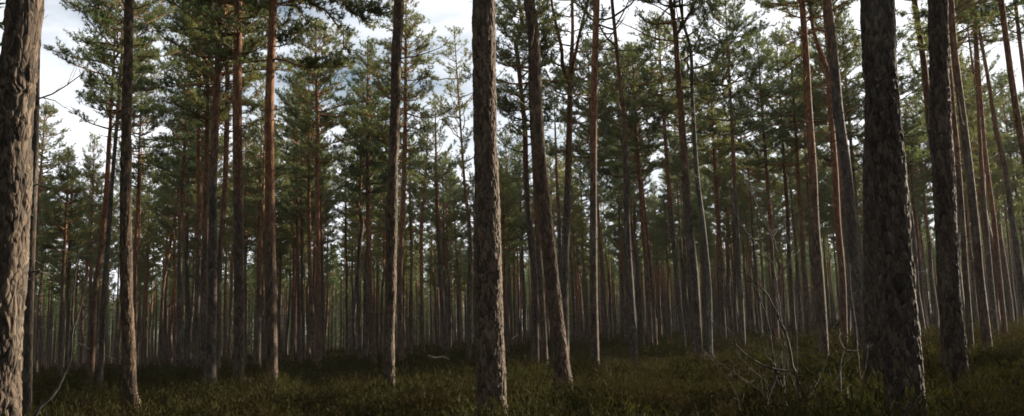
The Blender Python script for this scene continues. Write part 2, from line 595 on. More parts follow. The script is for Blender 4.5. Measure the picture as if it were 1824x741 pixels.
tree('tall double-tone pine, dark below and orange above, with stout spreading limbs', 'the double-tone pine', N_, 9, 19, 29,
     [(375, 660, 21), (377, 520, 17), (380, 335, 15), (385, 185, 14), (389, 100, 13), (392, 0, 12)],
     limbs=[([(386, 47), (370, 35), (357, 20), (340, 10)], 5, 1), ([(384, 66), (365, 58), (355, 59), (320, 68), (268, 73)], 4, 1), ([(382, 142), (362, 130), (345, 118), (332, 95)], 4.5, 0),
            ([(392, 48), (408, 35), (415, 18)], 4, 0), ([(384, 142), (402, 128), (415, 115)], 4, 1), ([(384, 150), (350, 155), (300, 165), (245, 178)], 3.5, 1), ([(391, 20), (360, -5), (320, -20), (290, -30)], 4.5, 1), ([(391, 10), (410, -10), (440, -15)], 4, 1)])
tree('bright orange pine standing close behind the right of the double-tone pine', None, RD, 0, 19, 38, [(388, 645, 10), (390, 520, 10), (393, 440, 10), (400, 335, 10), (405, 185, 9), (406, 0, 8)])
tree('straight dark grey pine, thick and evenly shaded down its whole length', 'the even grey pine', N_, 6, 19, 27,
     [(425, 672, 20), (426, 520, 20), (424, 335, 18), (424, 185, 17), (424, 0, 15)])
tree('thin pale-edged pine squeezed just right of the even grey pine', None, N_, 3, 17, 62, [(438, 642, 5.5), (437, 500, 5), (437, 380, 5)])
tree('thin orange pine between the even grey pine and the red-brown pine', None, RD, 2, 18, 56, [(455, 638, 7), (459, 520, 6), (461, 440, 6), (463, 335, 6)])
tree('straight red-brown pine with rough bark and a big dark bough to its right', 'the big-bough pine', N_, 4, 18.5, 26,
     [(484, 668, 21), (483, 520, 20), (481, 335, 17), (481, 185, 16), (483, 100, 15), (487, 0, 14)],
     limbs=[([(484, 104), (510, 107), (525, 113), (540, 117), (570, 115), (620, 112)], 5, 2), ([(482, 107), (455, 112), (430, 118)], 4.5, 1), ([(485, 62), (510, 60), (525, 54), (560, 48)], 4, 2),
            ([(488, -55), (520, -30), (550, 0), (577, 12), (590, 28), (605, 48), (603, 72)], 6, 2), ([(488, -40), (560, -22), (620, -2), (660, 8), (690, 10)], 5, 2), ([(484, 40), (465, 25), (440, 15)], 4, 1), ([(483, 80), (500, 88), (520, 86), (545, 75)], 3.5, 2), ([(487, -20), (540, -10), (600, -4), (650, 30)], 4, 2)])
tree('thin reddish pine, left one of the slim pair right of the big-bough pine', None, RD, 5, 19, 55, [(534, 634, 7), (532, 520, 7), (530, 440, 6), (530, 335, 6)])
tree('thin reddish pine, right one of the slim pair right of the big-bough pine', None, RD, 2, 18.5, 60, [(541, 622, 6), (539, 520, 6), (538, 440, 6), (538, 335, 5)])
tree('slim grey pine leaning slightly left between the slim pair and the layered-crown pine', None, N_, 6, 18, 48, [(560, 632, 8), (554, 520, 8), (551, 450, 7), (550, 335, 6)])
tree('pine with an orange upper stem and broad layered crown left of centre', 'the layered-crown pine', RD, 9, 18.5, 44, [(568, 636, 11), (567, 520, 10), (567, 450, 9), (565, 335, 8), (565, 200, 7), (563, 130, 6)])
tree('short dark pine hard against the right of the layered-crown pine', None, N_, 4, 15, 58, [(577, 634, 7), (575, 520, 7), (573, 440, 7)])
tree('crooked slim pine with a zigzag upper stem left of the knotty pale pine', 'the zigzag pine', RD, 3, 17, 50, [(642, 630, 8), (638, 520, 7), (640, 440, 7), (645, 400, 7), (637, 365, 7), (641, 335, 6), (643, 300, 5)])
tree('straight reddish pine close right of the zigzag pine with a lit foot', None, RD, 5, 18.5, 47, [(666, 628, 10), (659, 520, 9), (656, 440, 7), (655, 335, 7), (655, 180, 5)])
tree('knotty pale pine with a bark scar at mid height and bright sunlit lower trunk', 'the knotty pale pine', OL, 1, 19, 19,
     [(692, 704, 24), (693, 620, 20), (697, 530, 17), (696, 495, 21), (697, 450, 19), (699, 335, 20), (703, 185, 18), (706, 100, 18), (711, 0, 17)])
tree('dark reddish pine just behind the right side of the knotty pale pine', None, RD, 2, 20, 42, [(714, 626, 10), (712, 520, 10), (714, 450, 9), (719, 335, 9), (722, 200, 7)])
tree('thin straight pine, second trunk right of the knotty pale pine', None, RD, 6, 18, 68, [(732, 612, 6), (732, 520, 5), (733, 450, 5), (730, 340, 5)])
tree('thin slightly bowed reddish pine between the knotty pale pine and the short-limbed pine', None, RD, 3, 18, 62, [(754, 614, 7), (751, 520, 6), (751, 400, 6), (757, 335, 5)])
tree('dark straight pine with many short side limbs left of the centre trunk', 'the short-limbed pine', N_, 8, 16, 50, [(795, 612, 9), (786, 520, 8), (783, 450, 8), (780, 400, 7), (778, 335, 6)])
tree('slim shaded pine just left of the thick centre trunk', None, N_, 7, 19, 46, [(836, 618, 9), (836, 520, 9), (838, 430, 8), (830, 350, 6)])
tree('thick deeply furrowed pine at the centre, dark with a sunlit right edge', 'the thick centre pine', OL, 5, 19, 12.3,
     [(877, 760, 57), (876, 700, 53), (874, 600, 48), (872, 520, 46), (867, 335, 43), (863, 185, 42), (862, 0, 41)])
tree('snaking reddish pine with a kinked upper stem left of the leaning dark pine', 'the snaking pine', RD, 7, 17, 34,
     [(953, 630, 15), (952, 500, 13), (943, 400, 11), (937, 315, 10), (935, 230, 9), (929, 170, 8), (922, 100, 8), (919, 76, 8), (929, 52, 7), (929, 30, 7), (924, 0, 6)],
     limbs=[([(919, 75), (905, 62), (885, 52)], 3, 0), ([(922, 102), (905, 90), (885, 86)], 3, 0), ([(924, 120), (905, 115), (884, 112)], 3, 1)])
tree('dark pine behind, between the snaking pine and the leaning dark pine', None, N_, 2, 18, 33, [(971, 645, 12), (963, 500, 11), (957, 400, 10), (953, 315, 9), (948, 200, 8)])
tree('dark pine leaning left as it rises with a lit furrowed right edge', 'the leaning dark pine', OL, 8, 18, 17,
     [(1009, 712, 36), (1004, 670, 31), (996, 610, 27), (984, 500, 26), (973, 400, 25), (963, 315, 25), (954, 185, 24), (950, 60, 21), (942, 0, 20)],
     limbs=[([(951, 45), (975, 35), (1000, 15), (1030, -15)], 3.5, 0), ([(955, 95), (985, 85), (1010, 60)], 2.5, 0), ([(956, 143), (985, 138), (1005, 128)], 2.5, 0)])
tree('thin dark pine half hidden right of the leaning dark pine', None, N_, 8, 17, 55, [(1000, 606, 7), (997, 450, 7), (992, 315, 6)])
tree('forked pine dividing into three wavy lichen-green stems against the sky', 'the forked pine', N_, 8, 18, 34,
     [(1007, 640, 15), (1005, 500, 14), (1009, 400, 14), (1012, 315, 12), (1015, 185, 10), (1016, 140, 9), (1020, 60, 6), (1019, 0, 5)],
     limbs=[([(1010, 178), (985, 172), (968, 175)], 3, 0), ([(1018, 175), (1040, 160), (1058, 156)], 3, 0), ([(1015, 138), (990, 145), (965, 142)], 3, 0), ([(1019, 95), (1050, 90), (1110, 97), (1150, 95)], 3, 0)],
     forks=[([(1013, 150), (1001, 120), (999, 100), (990, 68), (981, 35), (977, -10)], 8), ([(1017, 135), (1024, 100), (1035, 50), (1052, -10)], 7)])
tree('tall straight dark pine with one curved limb right of the forked pine', 'the tall straight dark pine', N_, 7, 18.5, 26,
     [(1060, 662, 17), (1057, 500, 14), (1057, 315, 12), (1058, 185, 12), (1060, 100, 12), (1063, 0, 11)],
     limbs=[([(1061, 90), (1068, 78), (1085, 65), (1094, 52), (1105, 38), (1118, 22)], 4, 0), ([(1058, 172), (1040, 180), (1022, 178)], 3, 0)])
tree('slim pine with a thin sunlit line right of the tall straight dark pine', None, RD, 6, 17, 55, [(1082, 604, 7), (1074, 500, 7), (1067, 400, 6)])
tree('dark pine with a sparkling lit edge, leaning left into a yellowish upper stem', 'the sparkling-edge pine', N_, 8, 17.5, 28,
     [(1131, 648, 14), (1122, 500, 13), (1117, 400, 12), (1116, 315, 11), (1110, 200, 8), (1104, 150, 7), (1098, 80, 6.5), (1090, 0, 6)],
     limbs=[([(1098, 50), (1108, 35), (1125, 5)], 2.5, 0), ([(1105, 152), (1060, 150), (1040, 158)], 2.5, 0)])
tree('slim lit pine leaning away just right of the sparkling-edge pine', None, RD, 2, 18, 48, [(1146, 614, 7), (1138, 500, 6), (1127, 420, 6)])
tree('reddish slim pine with a broad bushy crown right of the sparkling-edge pine', None, RD, 9, 17, 46, [(1159, 610, 9), (1153, 500, 9), (1145, 400, 8), (1139, 315, 7), (1134, 240, 6)])
tree('thin pine with a dark layered crown left of the two-prong pine', None, RD, 3, 18.5, 50, [(1167, 606, 8), (1160, 500, 8), (1150, 400, 7)])
tree('slim pine with fine lit edge closely left of the two-prong pine', 'the fine-lit slim pine', N_, 4, 18, 44, [(1217, 610, 10), (1206, 500, 9), (1197, 400, 9), (1190, 315, 8), (1182, 200, 6)])
tree('two-prong pine splitting high up into upright stems with long bare limbs', 'the two-prong pine', N_, 7, 18, 30,
     [(1243, 626, 18), (1237, 500, 17), (1228, 400, 14), (1222, 315, 12), (1212, 185, 11), (1207, 120, 10), (1203, 60, 9), (1194, 0, 7)],
     limbs=[([(1205, 73), (1170, 66), (1145, 50), (1110, 30), (1098, 18)], 3.5, 0), ([(1207, 120), (1170, 140), (1110, 150), (1060, 155)], 3, 1), ([(1210, 110), (1250, 95), (1290, 85)], 2.5, 1), ([(1199, 30), (1165, 12), (1120, 0)], 3, 1)],
     forks=[([(1205, 62), (1214, 42), (1213, 0)], 6), ([(1208, 58), (1222, 35), (1240, 0), (1245, -25)], 6)])
tree('pale grey bare-barked trunk, the lightest stem right of the two-prong pine', 'the pale grey trunk', GY, 8, 16, 30,
     [(1264, 636, 13), (1263, 560, 12), (1261, 500, 11), (1252, 400, 9), (1242, 315, 8), (1234, 185, 7), (1231, 90, 6), (1217, 40, 5)])
tree('slim dark pine right of the pale grey trunk', None, N_, 0, 17.5, 52, [(1290, 602, 9), (1285, 500, 8), (1280, 400, 8), (1275, 315, 7)])
tree('dark pine behind the bare birch sapling with a bushy crown', 'the bushy-crown pine', N_, 9, 18, 42, [(1322, 604, 11), (1318, 500, 10), (1312, 400, 9), (1308, 315, 8)])
tree('orange-stemmed pine rising through the top of the bare birch sapling', 'the orange-stemmed pine', RD, 3, 18.5, 50, [(1384, 600, 9), (1378, 500, 8), (1373, 400, 8), (1368, 335, 7), (1358, 200, 5)])
tree('dark pine with a bright dotted sunlit right edge right of the birch sapling', 'the dotted-edge pine', N_, 6, 19, 27,
     [(1468, 636, 18), (1460, 500, 16), (1453, 400, 16), (1447, 300, 15), (1440, 185, 14), (1435, 100, 12), (1429, 0, 11)],
     limbs=[([(1436, 60), (1415, 72), (1400, 76)], 3, 1), ([(1438, 90), (1412, 105), (1385, 128)], 3, 1)])
tree('orange crooked pine bending left at the top between two dark trunks', 'the orange crooked pine', RD, 4, 19, 36,
     [(1504, 616, 13), (1500, 500, 12), (1492, 400, 12), (1486, 300, 12), (1478, 185, 10), (1474, 130, 9), (1464, 100, 9), (1450, 62, 7), (1444, 20, 6)])
tree('dark pine with upper dead limbs directly right of the orange crooked pine', 'the dead-limbed pine', N_, 0, 19, 24,
     [(1535, 652, 24), (1525, 500, 21), (1517, 400, 20), (1507, 300, 19), (1493, 200, 19), (1484, 100, 18), (1473, 0, 17)],
     limbs=[([(1480, 82), (1467, 55), (1450, 56), (1425, 66), (1398, 76)], 4, 0), ([(1481, 20), (1500, 12), (1526, 10)], 4, 0), ([(1483, 115), (1460, 122), (1440, 128)], 3, 0), ([(1485, 102), (1510, 92), (1528, 90)], 3, 1), ([(1481, 10), (1495, -5), (1505, -20)], 4, 0)])
tree('dark shaded trunk hugging the left side of the thickest right-hand pine', None, OL, 4, 18, 15.5,
     [(1556, 680, 40), (1554, 600, 36), (1553, 480, 33), (1553, 300, 30), (1556, 150, 28), (1560, 0, 26)])
tree('thickest dark pine on the right with scaly plates and thin lit flakes', 'the thickest right pine', OL, 5, 18.5, 9.6,
     [(1616, 790, 82), (1613, 741, 77), (1605, 600, 68), (1597, 480, 62), (1585, 300, 61), (1573, 185, 62), (1561, 0, 62)])
tree('slanting reddish pine merging behind the second thick right pine', None, RD, 2, 18.5, 30, [(1700, 620, 15), (1680, 400, 14), (1658, 230, 13), (1646, 120, 12), (1640, 80, 11), (1628, 0, 10)])
tree('second thick dark pine near the right edge, straight with shaggy bark', 'the second thick right pine', OL, 0, 19, 13.6,
     [(1704, 716, 52), (1700, 640, 46), (1694, 560, 42), (1688, 480, 41), (1680, 300, 40), (1675, 185, 38), (1669, 0, 37)])
tree('slim rough pine peeking out behind the right side of the second thick pine', None, N_, 6, 17, 28, [(1728, 616, 12), (1719, 480, 11), (1708, 300, 10), (1698, 200, 9)])
tree('long slanting brown pine with a lit scar near the top, right of the thick pair', 'the long slanting pine', RD, 3, 19, 26,
     [(1758, 618, 19), (1746, 500, 17), (1737, 420, 16), (1725, 300, 15), (1712, 185, 14), (1701, 90, 13), (1692, 0, 12)],
     limbs=[([(1705, 88), (1730, 60), (1760, 40), (1778, 18)], 3.5, 0)])
tree('thin dark pine just right of the long slanting pine', None, N_, 7, 18, 44, [(1776, 596, 9), (1765, 500, 9), (1756, 400, 9), (1748, 300, 8), (1740, 150, 6)])
tree('thin pine with a bright yellow lit stem, second right of the long slanting pine', None, RD, 3, 17.5, 42, [(1791, 592, 10), (1781, 500, 10), (1770, 400, 9), (1757, 300, 8), (1752, 240, 7)])
tree('dark slanting pine against the bright gap of sky near the right edge', 'the slanting edge pine', N_, 6, 18.5, 40, [(1838, 600, 13), (1820, 500, 12), (1804, 400, 11), (1790, 300, 10), (1775, 230, 9), (1758, 130, 7)])
tree('brown slanting pine leaving the picture at the right edge', None, RD, 4, 18.5, 30, [(1880, 600, 15), (1852, 420, 14), (1824, 270, 13), (1812, 200, 13), (1800, 130, 12), (1785, 0, 11)])
tree('thin slanting pine in the upper corner at the right edge', None, RD, 2, 19, 42, [(1885, 594, 10), (1850, 330, 9), (1822, 120, 8), (1808, 0, 7)])

MATS = {'n': M_BARK, 'r': M_BARK_RED, 'g': M_BARK_GREY, 'o': M_BARK_NEAR}
ANCH = []
def build_traced(idx, rec):
    global RNG
    RNG = np.random.default_rng(500 + idx)
    label, handle, mk, ci, H, d, pts, limbs, forks = rec
    Y = d * math.cos(math.atan2((pts[0][0] - 912), F))
    P = [at_depth(px, py, Y) for px, py, w in pts]
    rads = [w * 0.5 / F * (Y * math.cos(R(PITCH)) + (p_[2] - EYE) * math.sin(R(PITCH))) * math.cos(math.atan2(px - 912, F)) for (px, py, w), p_ in zip(pts, P)]
    bx = P[0][0]
    gz = float(ground(bx, Y))
    base = np.array([bx - (P[1][0] - P[0][0]) / max(0.3, P[1][2] - P[0][2]) * (P[0][2] - gz) * 0.6, Y, gz])
    if P[0][2] > gz + 0.25:
        P = [base + np.array([0, 0, -0.25]), base + np.array([0, 0, 0.12])] + P
        rads = [rads[0] * 1.5, rads[0] * 1.22] + rads
    else:
        P = [np.array([P[0][0], Y, gz - 0.25])] + P
        rads = [rads[0] * 1.15] + rads
        # drop samples under the ground
        keep = [0] + [i for i in range(1, len(P)) if P[i][2] > gz + 0.05]
        P = [P[i] for i in keep]
        rads = [rads[i] for i in keep]
    # straight run to the tip above the last traced point
    if idx in (58, 59, 60):
        ci, H = 10, H + 1.0
    elif idx in (37, 44, 50, 54, 62, 49):
        ci, H = 4, H + 1.2
    c = CROWNS[ci]
    s = H / 18.5
    Ltop = c['L'] * s * (0.92 if c['L'] > 9 else 1.0)
    zc = gz + H - Ltop
    top = P[-1]
    lean = (P[-1] - P[-2]) / max(0.2, (P[-1][2] - P[-2][2]))
    lean[1] = RNG.normal() * 0.02
    lean = np.clip(lean, -0.16, 0.16)
    if top[2] < zc:
        pc = top + np.array([lean[0], lean[1], 1.0]) * (zc - top[2])
        P.append(pc)
        rads.append(max(0.06, rads[-1] * (0.82 if len(P) > 3 else 0.8)))
    else:
        arr = np.array(P)
        pc = np.array([np.interp(zc, arr[:, 2], arr[:, 0]), Y, zc])
    tip_from = P[-1]
    tip = tip_from + np.array([lean[0] * 0.6, lean[1], 1.0]) * max(0.5, gz + H - tip_from[2])
    P.append((tip_from + tip) / 2)
    rads.append(rads[-1] * 0.6)
    P.append(tip)
    rads.append(0.02)
    for i in range(1, len(P) - 1):
        if i < len(P) - 3:
            P[i] = P[i] + np.array([0, RNG.normal() * 0.03 * (1 if d > 15 else 0.2), 0])
    origin = np.array([base[0], Y, gz])
    P = np.array(P) - origin
    rads = np.array(rads)
    root = empty('pine_tree', origin, label, 'pine tree')
    near = mk == OL
    mb = MB()
    if near:
        vis = (0.44 * d + 3.0)
        step = 0.02 if d < 14 else 0.035
        PP, rr = smooth_path(P, rads, step)
        cut = np.searchsorted(PP[:, 2], vis)
        cut = min(cut, len(PP) - 4)
        tube(mb, PP[:cut], rr[:cut], 110 if d < 14 else 72, bark_disp(idx + 1, 0.052, 0.0125 if d < 14 else 0.010))
        P2, r2 = PP[cut - 1::12], rr[cut - 1::12]
        tube(mb, P2, r2 * 0.985, 20)
    else:
        PP, rr = smooth_path(P, rads, 0.25)
        rr = rr * (1 + 0.05 * (fbm(PP * 1.7 + idx, 3) - 0.45))
        tube(mb, PP, rr, 18)
    if not near:
        for _ in range(16 if mk != GY else 8):
            zz = RNG.uniform(1.5, 11.5)
            q0 = np.array([np.interp(zz, PP[:, 2], PP[:, 0]), np.interp(zz, PP[:, 2], PP[:, 1]), zz])
            a = RNG.uniform(0, 6.28)
            ln = RNG.uniform(0.12, 0.35) if zz < 6 or RNG.uniform() < 0.5 else RNG.uniform(0.4, 1.1)
            dd = unit(np.array([math.cos(a), math.sin(a), RNG.uniform(-0.35, 0.5)]))
            pth = [q0]
            for kk in range(3):
                dd = unit(dd + RNG.normal(size=3) * 0.2)
                pth.append(pth[-1] + dd * (ln + 0.12) / 3)
            tube(mb, pth, np.linspace(0.018, 0.006, 4), 4)
    for fp, w in forks:
        Q = np.array([at_depth(px, py, Y) for px, py in fp]) - origin
        Q[:, 1] += np.linspace(0, RNG.normal() * 0.8, len(Q))
        Q = np.vstack([Q, Q[-1] + unit(Q[-1] - Q[-2]) * 2.0])
        q, qr = smooth_path(Q, np.linspace(w, w * 0.35, len(Q)) * Y / F * 0.5, 0.2)
        tube(mb, q, qr, 10)
    link('trunk', mb.mesh('trunk', M_BARK_SHADED if near and pts[0][0] > 1500 else MATS[mk]), root)  # near trunks on the right take the bark with shade coloured in
    # shared crown, turned about the stem
    pl = pc - origin
    ax = unit((tip - origin) - pl)
    q = Vector((0, 0, 1)).rotation_difference(Vector(ax))
    rot = (q.to_matrix() @ Matrix.Rotation(RNG.uniform(0, 6.28), 3, 'Z')).to_euler()
    sc = Ltop / c['L']
    for nm, me in (('crown', c['crown']),):
        o = link(nm, me, root)
        o.location = pl
        o.rotation_euler = rot
        o.scale = (sc * 1.02, sc * 1.02, sc)
    if limbs:
        for lp, w, fol in limbs:
            lm, nd = MB(), MB()
            Q = np.array([at_depth(px, py, Y) for px, py in lp]) - origin
            Q[:, 1] += np.linspace(0, RNG.uniform(-1.0, 1.0), len(Q))
            ln = float(np.linalg.norm(np.diff(Q, axis=0), axis=1).sum())
            bough(lm, nd, None, None, ln, w * Y / F * 0.5, pts=Q, ns=7, twigs=fol > 0, dens=(1.0 if fol == 1 else 2.2), foliage_from=0.3)
            if fol == 0:   # bare: a few dead side twigs
                for _ in range(int(ln * 2.5)):
                    i = RNG.integers(1, len(Q))
                    a = Q[i - 1] + (Q[i] - Q[i - 1]) * RNG.uniform(0, 1)
                    dd = unit(unit(Q[i] - Q[i - 1]) + RNG.normal(size=3) * 0.7)
                    l2 = RNG.uniform(0.2, 0.6)
                    tube(lm, [a, a + dd * l2 * .5 + RNG.normal(size=3) * .02, a + dd * l2 + RNG.normal(size=3) * .05], [0.011, 0.008, 0.004], 4)
            lo = link('limb', lm.mesh('limb', M_LIMB_LICHEN if c['sparse'] else M_LIMB), root)
            if nd.n:
                link('foliage', nd.mesh('foliage', M_NEEDLE, False), lo)
    TREES.append((origin[0], origin[1]))
    if handle:
        ANCH.append((project(origin + np.array([0, 0, 1.5]))[0], handle))
    return root

for i, rec in enumerate(T):
    build_traced(i, rec)

# ------------------------------------------------------------------ whole-tree variants for the pines further back
RNG = np.random.default_rng(21)
VAR = []
for i in range(12):
    c = CROWNS[[0, 1, 2, 3, 4, 5, 6, 9, 2, 3, 7, 8][i]]
    H = 18.0
    zc = H - c['L']
    k = 8
    z = np.linspace(-0.3, zc, k)
    bend = np.cumsum(RNG.normal(size=(k, 2)) * (0.05 if i < 10 else 0.12), axis=0)
    bend -= bend[-1] * 0
    P = np.column_stack([bend, z])
    P = np.vstack([P, [bend[-1, 0], bend[-1, 1], (zc + H) / 2], [bend[-1, 0], bend[-1, 1], H]])
    P[:, :2] -= P[1, :2]
    r0 = RNG.uniform(0.13, 0.165)
    rad_ = r0 * np.concatenate([[1.3], np.linspace(1.0, 0.70, k - 1), [0.42, 0.1]])
    PP, rr = smooth_path(P, rad_, 0.5)
    mb = MB()
    tube(mb, PP, rr, 12)
    for _ in range(15):
        zz = RNG.uniform(2.0, zc)
        q0 = np.array([np.interp(zz, PP[:, 2], PP[:, 0]), np.interp(zz, PP[:, 2], PP[:, 1]), zz])
        a = RNG.uniform(0, 6.28)
        ln = RNG.uniform(0.25, 0.5) if RNG.uniform() < 0.5 else RNG.uniform(0.5, 1.3)
        dd = unit(np.array([math.cos(a), math.sin(a), RNG.uniform(-0.35, 0.5)]))
        tube(mb, [q0, q0 + dd * ln * .5 + RNG.normal(size=3) * .05, q0 + dd * ln + RNG.normal(size=3) * .1], [0.022, 0.015, 0.008], 4)
    VAR.append(dict(trunk=mb, c=c, off=(P[-1, 0], P[-1, 1], zc), H=H))
for v in VAR:
    v['trunk_n'] = v['trunk'].mesh('far_trunk', M_BARK)
    v['trunk_r'] = v['trunk'].mesh('far_trunk_reddish', M_BARK_RED)

HALF = 33.5
def gap_ok(px, d):
    if 60 < px < 165: return d > 74
    if 738 < px < 838: return d > 70
    if 255 < px < 285: return d > 70
    if 595 < px < 632: return d > 60
    if 1120 < px < 1165: return d > 70
    if 1065 < px < 1100: return d > 90
    if 940 < px < 1050: return d > 62
    if 1770 < px < 1815: return d > 75
    return True

KEYS = [(0, 1), (6, 1), (25, 1), (31, 1), (34, 1), (4, 0.6), (10, .6), (12, 1), (13, 1), (17, .6), (21, 1), (39, 1), (49, 1), (45, 1)]
LANES = [(TREES[k][0], TREES[k][1], w) for k, w in KEYS]
def sunny(x, y, wid=3.0):
    dx, dy = math.sin(R(SUN_AZ)), math.cos(R(SUN_AZ))
    for a, b, w in LANES:
        s_ = (x - a) * dx + (y - b) * dy
        if 14 < s_ < 66 and abs((x - a) * dy - (y - b) * dx) < wid * w:
            return False
    return True

FILL = []
NMAX = 300 - len(T)
def spaced(x, y, m):
    for a, b in TREES:
        if (a - x) ** 2 + (b - y) ** 2 < m * m:
            return False
    return True
rs = random.Random(5)
for px_, d_ in ((1402, 52), (1345, 60), (1415, 72), (1634, 58), (1612, 80), (1380, 88), (690, 52), (1300, 56), (1428, 47), (1446, 62), (1120, 64), (1628, 47), (1742, 55), (1795, 64), (1655, 66), (1500, 54)):
    a_ = math.atan2(px_ - 912, F)
    TREES.append((d_ * math.sin(a_), d_ * math.cos(a_)))
    FILL.append((d_ * math.sin(a_), d_ * math.cos(a_), d_, px_))
tries = 0
while len(FILL) < NMAX and tries < 60000:
    tries += 1
    az = rs.uniform(-HALF, HALF)
    if az < 2 and rs.random() < 0.12:
        continue
    d = math.sqrt(rs.uniform(36 ** 2, 104 ** 2))
    x, y = d * math.sin(R(az)), d * math.cos(R(az))
    px = project((x, y, 9))[0]
    if d < 62 and rs.random() < (0.68 if not 20 < az < 30 else 0.45):
        continue
    if not gap_ok(px, d) or not spaced(x, y, 2.9) or (d < 46 and not sunny(x, y, 1.6)):
        continue
    TREES.append((x, y))
    FILL.append((x, y, d, px))

ORD = ['first', 'second', 'third', 'fourth', 'fifth', 'sixth', 'seventh', 'eighth', 'ninth', 'tenth', 'eleventh', 'twelfth', 'thirteenth', 'fourteenth',
       'fifteenth', 'sixteenth', 'seventeenth', 'eighteenth', 'nineteenth', 'twentieth', 'twenty-first', 'twenty-second', 'twenty-third', 'twenty-fourth',
       'twenty-fifth', 'twenty-sixth', 'twenty-seventh', 'twenty-eighth', 'twenty-ninth', 'thirtieth'] + ['later'] * 40
ANCH.sort()
info = []
for (x, y, d, px) in FILL:
    pb = project((x, y, float(ground(x, y)) + 1.5))[0]
    a = sum(1 for t in ANCH if t[0] < pb)
    info.append([a, pb, x, y, d])
info.sort()
byg = {}
for q in info:
    byg.setdefault(q[0], []).append(q)
for a, lst in byg.items():
    for kk, (a_, pb, x, y, d) in enumerate(lst):
        n_ = kk + 1
        if a == 0:
            lab = '%s far pine from the left edge, before %s' % (ORD[kk], ANCH[0][1])
        elif a == len(ANCH):
            lab = '%s far pine to the right of %s' % (ORD[kk], ANCH[-1][1])
        else:
            l, r_ = ANCH[a - 1][1], ANCH[a][1]
            lab = '%s far pine rightward from %s, before %s' % (ORD[kk], l, r_)
        v = VAR[rs.randrange(12) if rs.random() < 0.6 else rs.randrange(10)]
        gz = float(ground(x, y))
        H = rs.uniform(15.5, 19.2) if rs.random() < 0.74 else rs.uniform(10.5, 15)
        s = H / v['H']
        root = empty('pine_tree', (x, y, gz), lab, 'pine tree', 'slender pines filling the forest behind')
        w = rs.uniform(0.75, 1.25)
        rz = rs.uniform(0, 6.28)
        root.rotation_euler = (rs.gauss(0, 0.014), rs.gauss(0, 0.014), rz)
        tr = link('trunk', v['trunk_r'] if rs.random() < 0.5 else v['trunk_n'], root)
        tr.scale = (s * w, s * w, s)
        off = Vector((v['off'][0] * s * w, v['off'][1] * s * w, v['off'][2] * s))
        ws = rs.uniform(0.85, 1.15) * s * (1.0 if d < 62 else 0.93)
        for nm in ('crown',):
            o = link(nm, v['c'][nm], root)
            o.location = off
            o.scale = (ws, ws, s)

# ------------------------------------------------------------------ woods far off and round about (one mass each)
def coarse_tree(seed, nclump, size, Rm=2.1, L=8.5, H=18):
    global RNG
    RNG = np.random.default_rng(900 + seed)
    tk, nd = MB(), MB()
    tube(tk, [[0, 0, -0.3], [0, 0, 5], [RNG.normal() * .1, 0, 12], [0, 0, H]], [0.15, 0.13, 0.10, 0.02], 6)
    u = RNG.uniform(0, 1, nclump) ** 0.9
    az = RNG.uniform(0, 6.28, nclump)
    rad_ = Rm * (1 - u ** 2.2) * np.sqrt(RNG.uniform(0.05, 1, nclump)) * (0.75 + 0.35 * np.sin(az * 2 + u * 23))
    C = np.column_stack([np.cos(az) * rad_, np.sin(az) * rad_, H - L + L * u + 0.15 * rad_])
    A = unit(np.column_stack([np.cos(az), np.sin(az), np.full(nclump, 0.7)]))
    tufts(nd, C, A, k=9, ln=size, wd=size * 0.33, spread=1.0, body=size * 0.8)
    return tk, nd

COARSE = [coarse_tree(i, 230, 0.30) for i in range(6)]
MIDC = [coarse_tree(20 + i, 760, 0.22, Rm=2.4, L=10) for i in range(4)]
def wood(name, spots, protos, label, cat, more=(), moreprotos=None):
    tk, nd = MB(), MB()
    for q_, (x, y, H, s) in enumerate(list(spots) + list(more)):
        pl_ = protos if q_ < len(spots) else moreprotos
        t_, n_ = pl_[rs.randrange(len(pl_))]
        a = rs.uniform(0, 6.28)
        k = H / 18.0
        M = np.eye(4)
        M[:3, :3] = np.array([[math.cos(a), -math.sin(a), 0], [math.sin(a), math.cos(a), 0], [0, 0, 1]]) * np.array([k * s, k * s, k])
        M[:3, 3] = (x, y, float(ground(x, y)))
        tk.merge(t_, M)
        nd.merge(n_, M)
    root = empty(name, (0, 0, 0), label, cat)
    root['kind'] = 'stuff'
    a = link('trunks', tk.mesh(name + '_trunks', M_BARK), root)
    b = link('crowns', nd.mesh(name + '_crowns', M_NEEDLE, False), root)
    return root

LOWC = [coarse_tree(40 + i, 330, 0.36, Rm=2.4, L=(14.5 if i % 2 else 17.0), H=17.5) for i in range(6)]
spots, far_spots = [], []
cells = set()
for (n_, d0, d1, lst, cs) in ((1050, 106, 200, spots, 2.6), (1500, 180, 420, far_spots, 4)):
    tries = 0
    while len(lst) < n_ and tries < 30000:
        tries += 1
        az = rs.uniform(-39, 39)
        d = math.sqrt(rs.uniform(d0 ** 2, d1 ** 2))
        x, y = d * math.sin(R(az)), d * math.cos(R(az))
        if abs(x) > 320 or y > 430:
            continue
        c_ = (int(x / cs), int(y / cs))
        if c_ in cells:
            continue
        cells.add(c_)
        lst.append((x, y, rs.uniform(11.5, 16.0) if rs.random() < 0.75 else rs.uniform(7, 11), rs.uniform(0.9, 1.2)))
SLIM = [coarse_tree(60 + i, 70, 0.28, Rm=1.3, L=4.5, H=15) for i in range(4)]
slim_spots = []
while len(slim_spots) < 1500:
    az = rs.uniform(-37, 37)
    d = math.sqrt(rs.uniform(88 ** 2, 210 ** 2))
    slim_spots.append((d * math.sin(R(az)), d * math.cos(R(az)), rs.uniform(11, 16), rs.uniform(0.75, 1.1)))
wood('distant_pines', spots, COARSE + LOWC[:1], 'pine wood closing the view behind all the nearer trunks', 'pine wood', slim_spots, SLIM)
wood('farthest_pines', far_spots, LOWC, 'dark lowest band of the farthest pine wood along the horizon', 'pine wood')

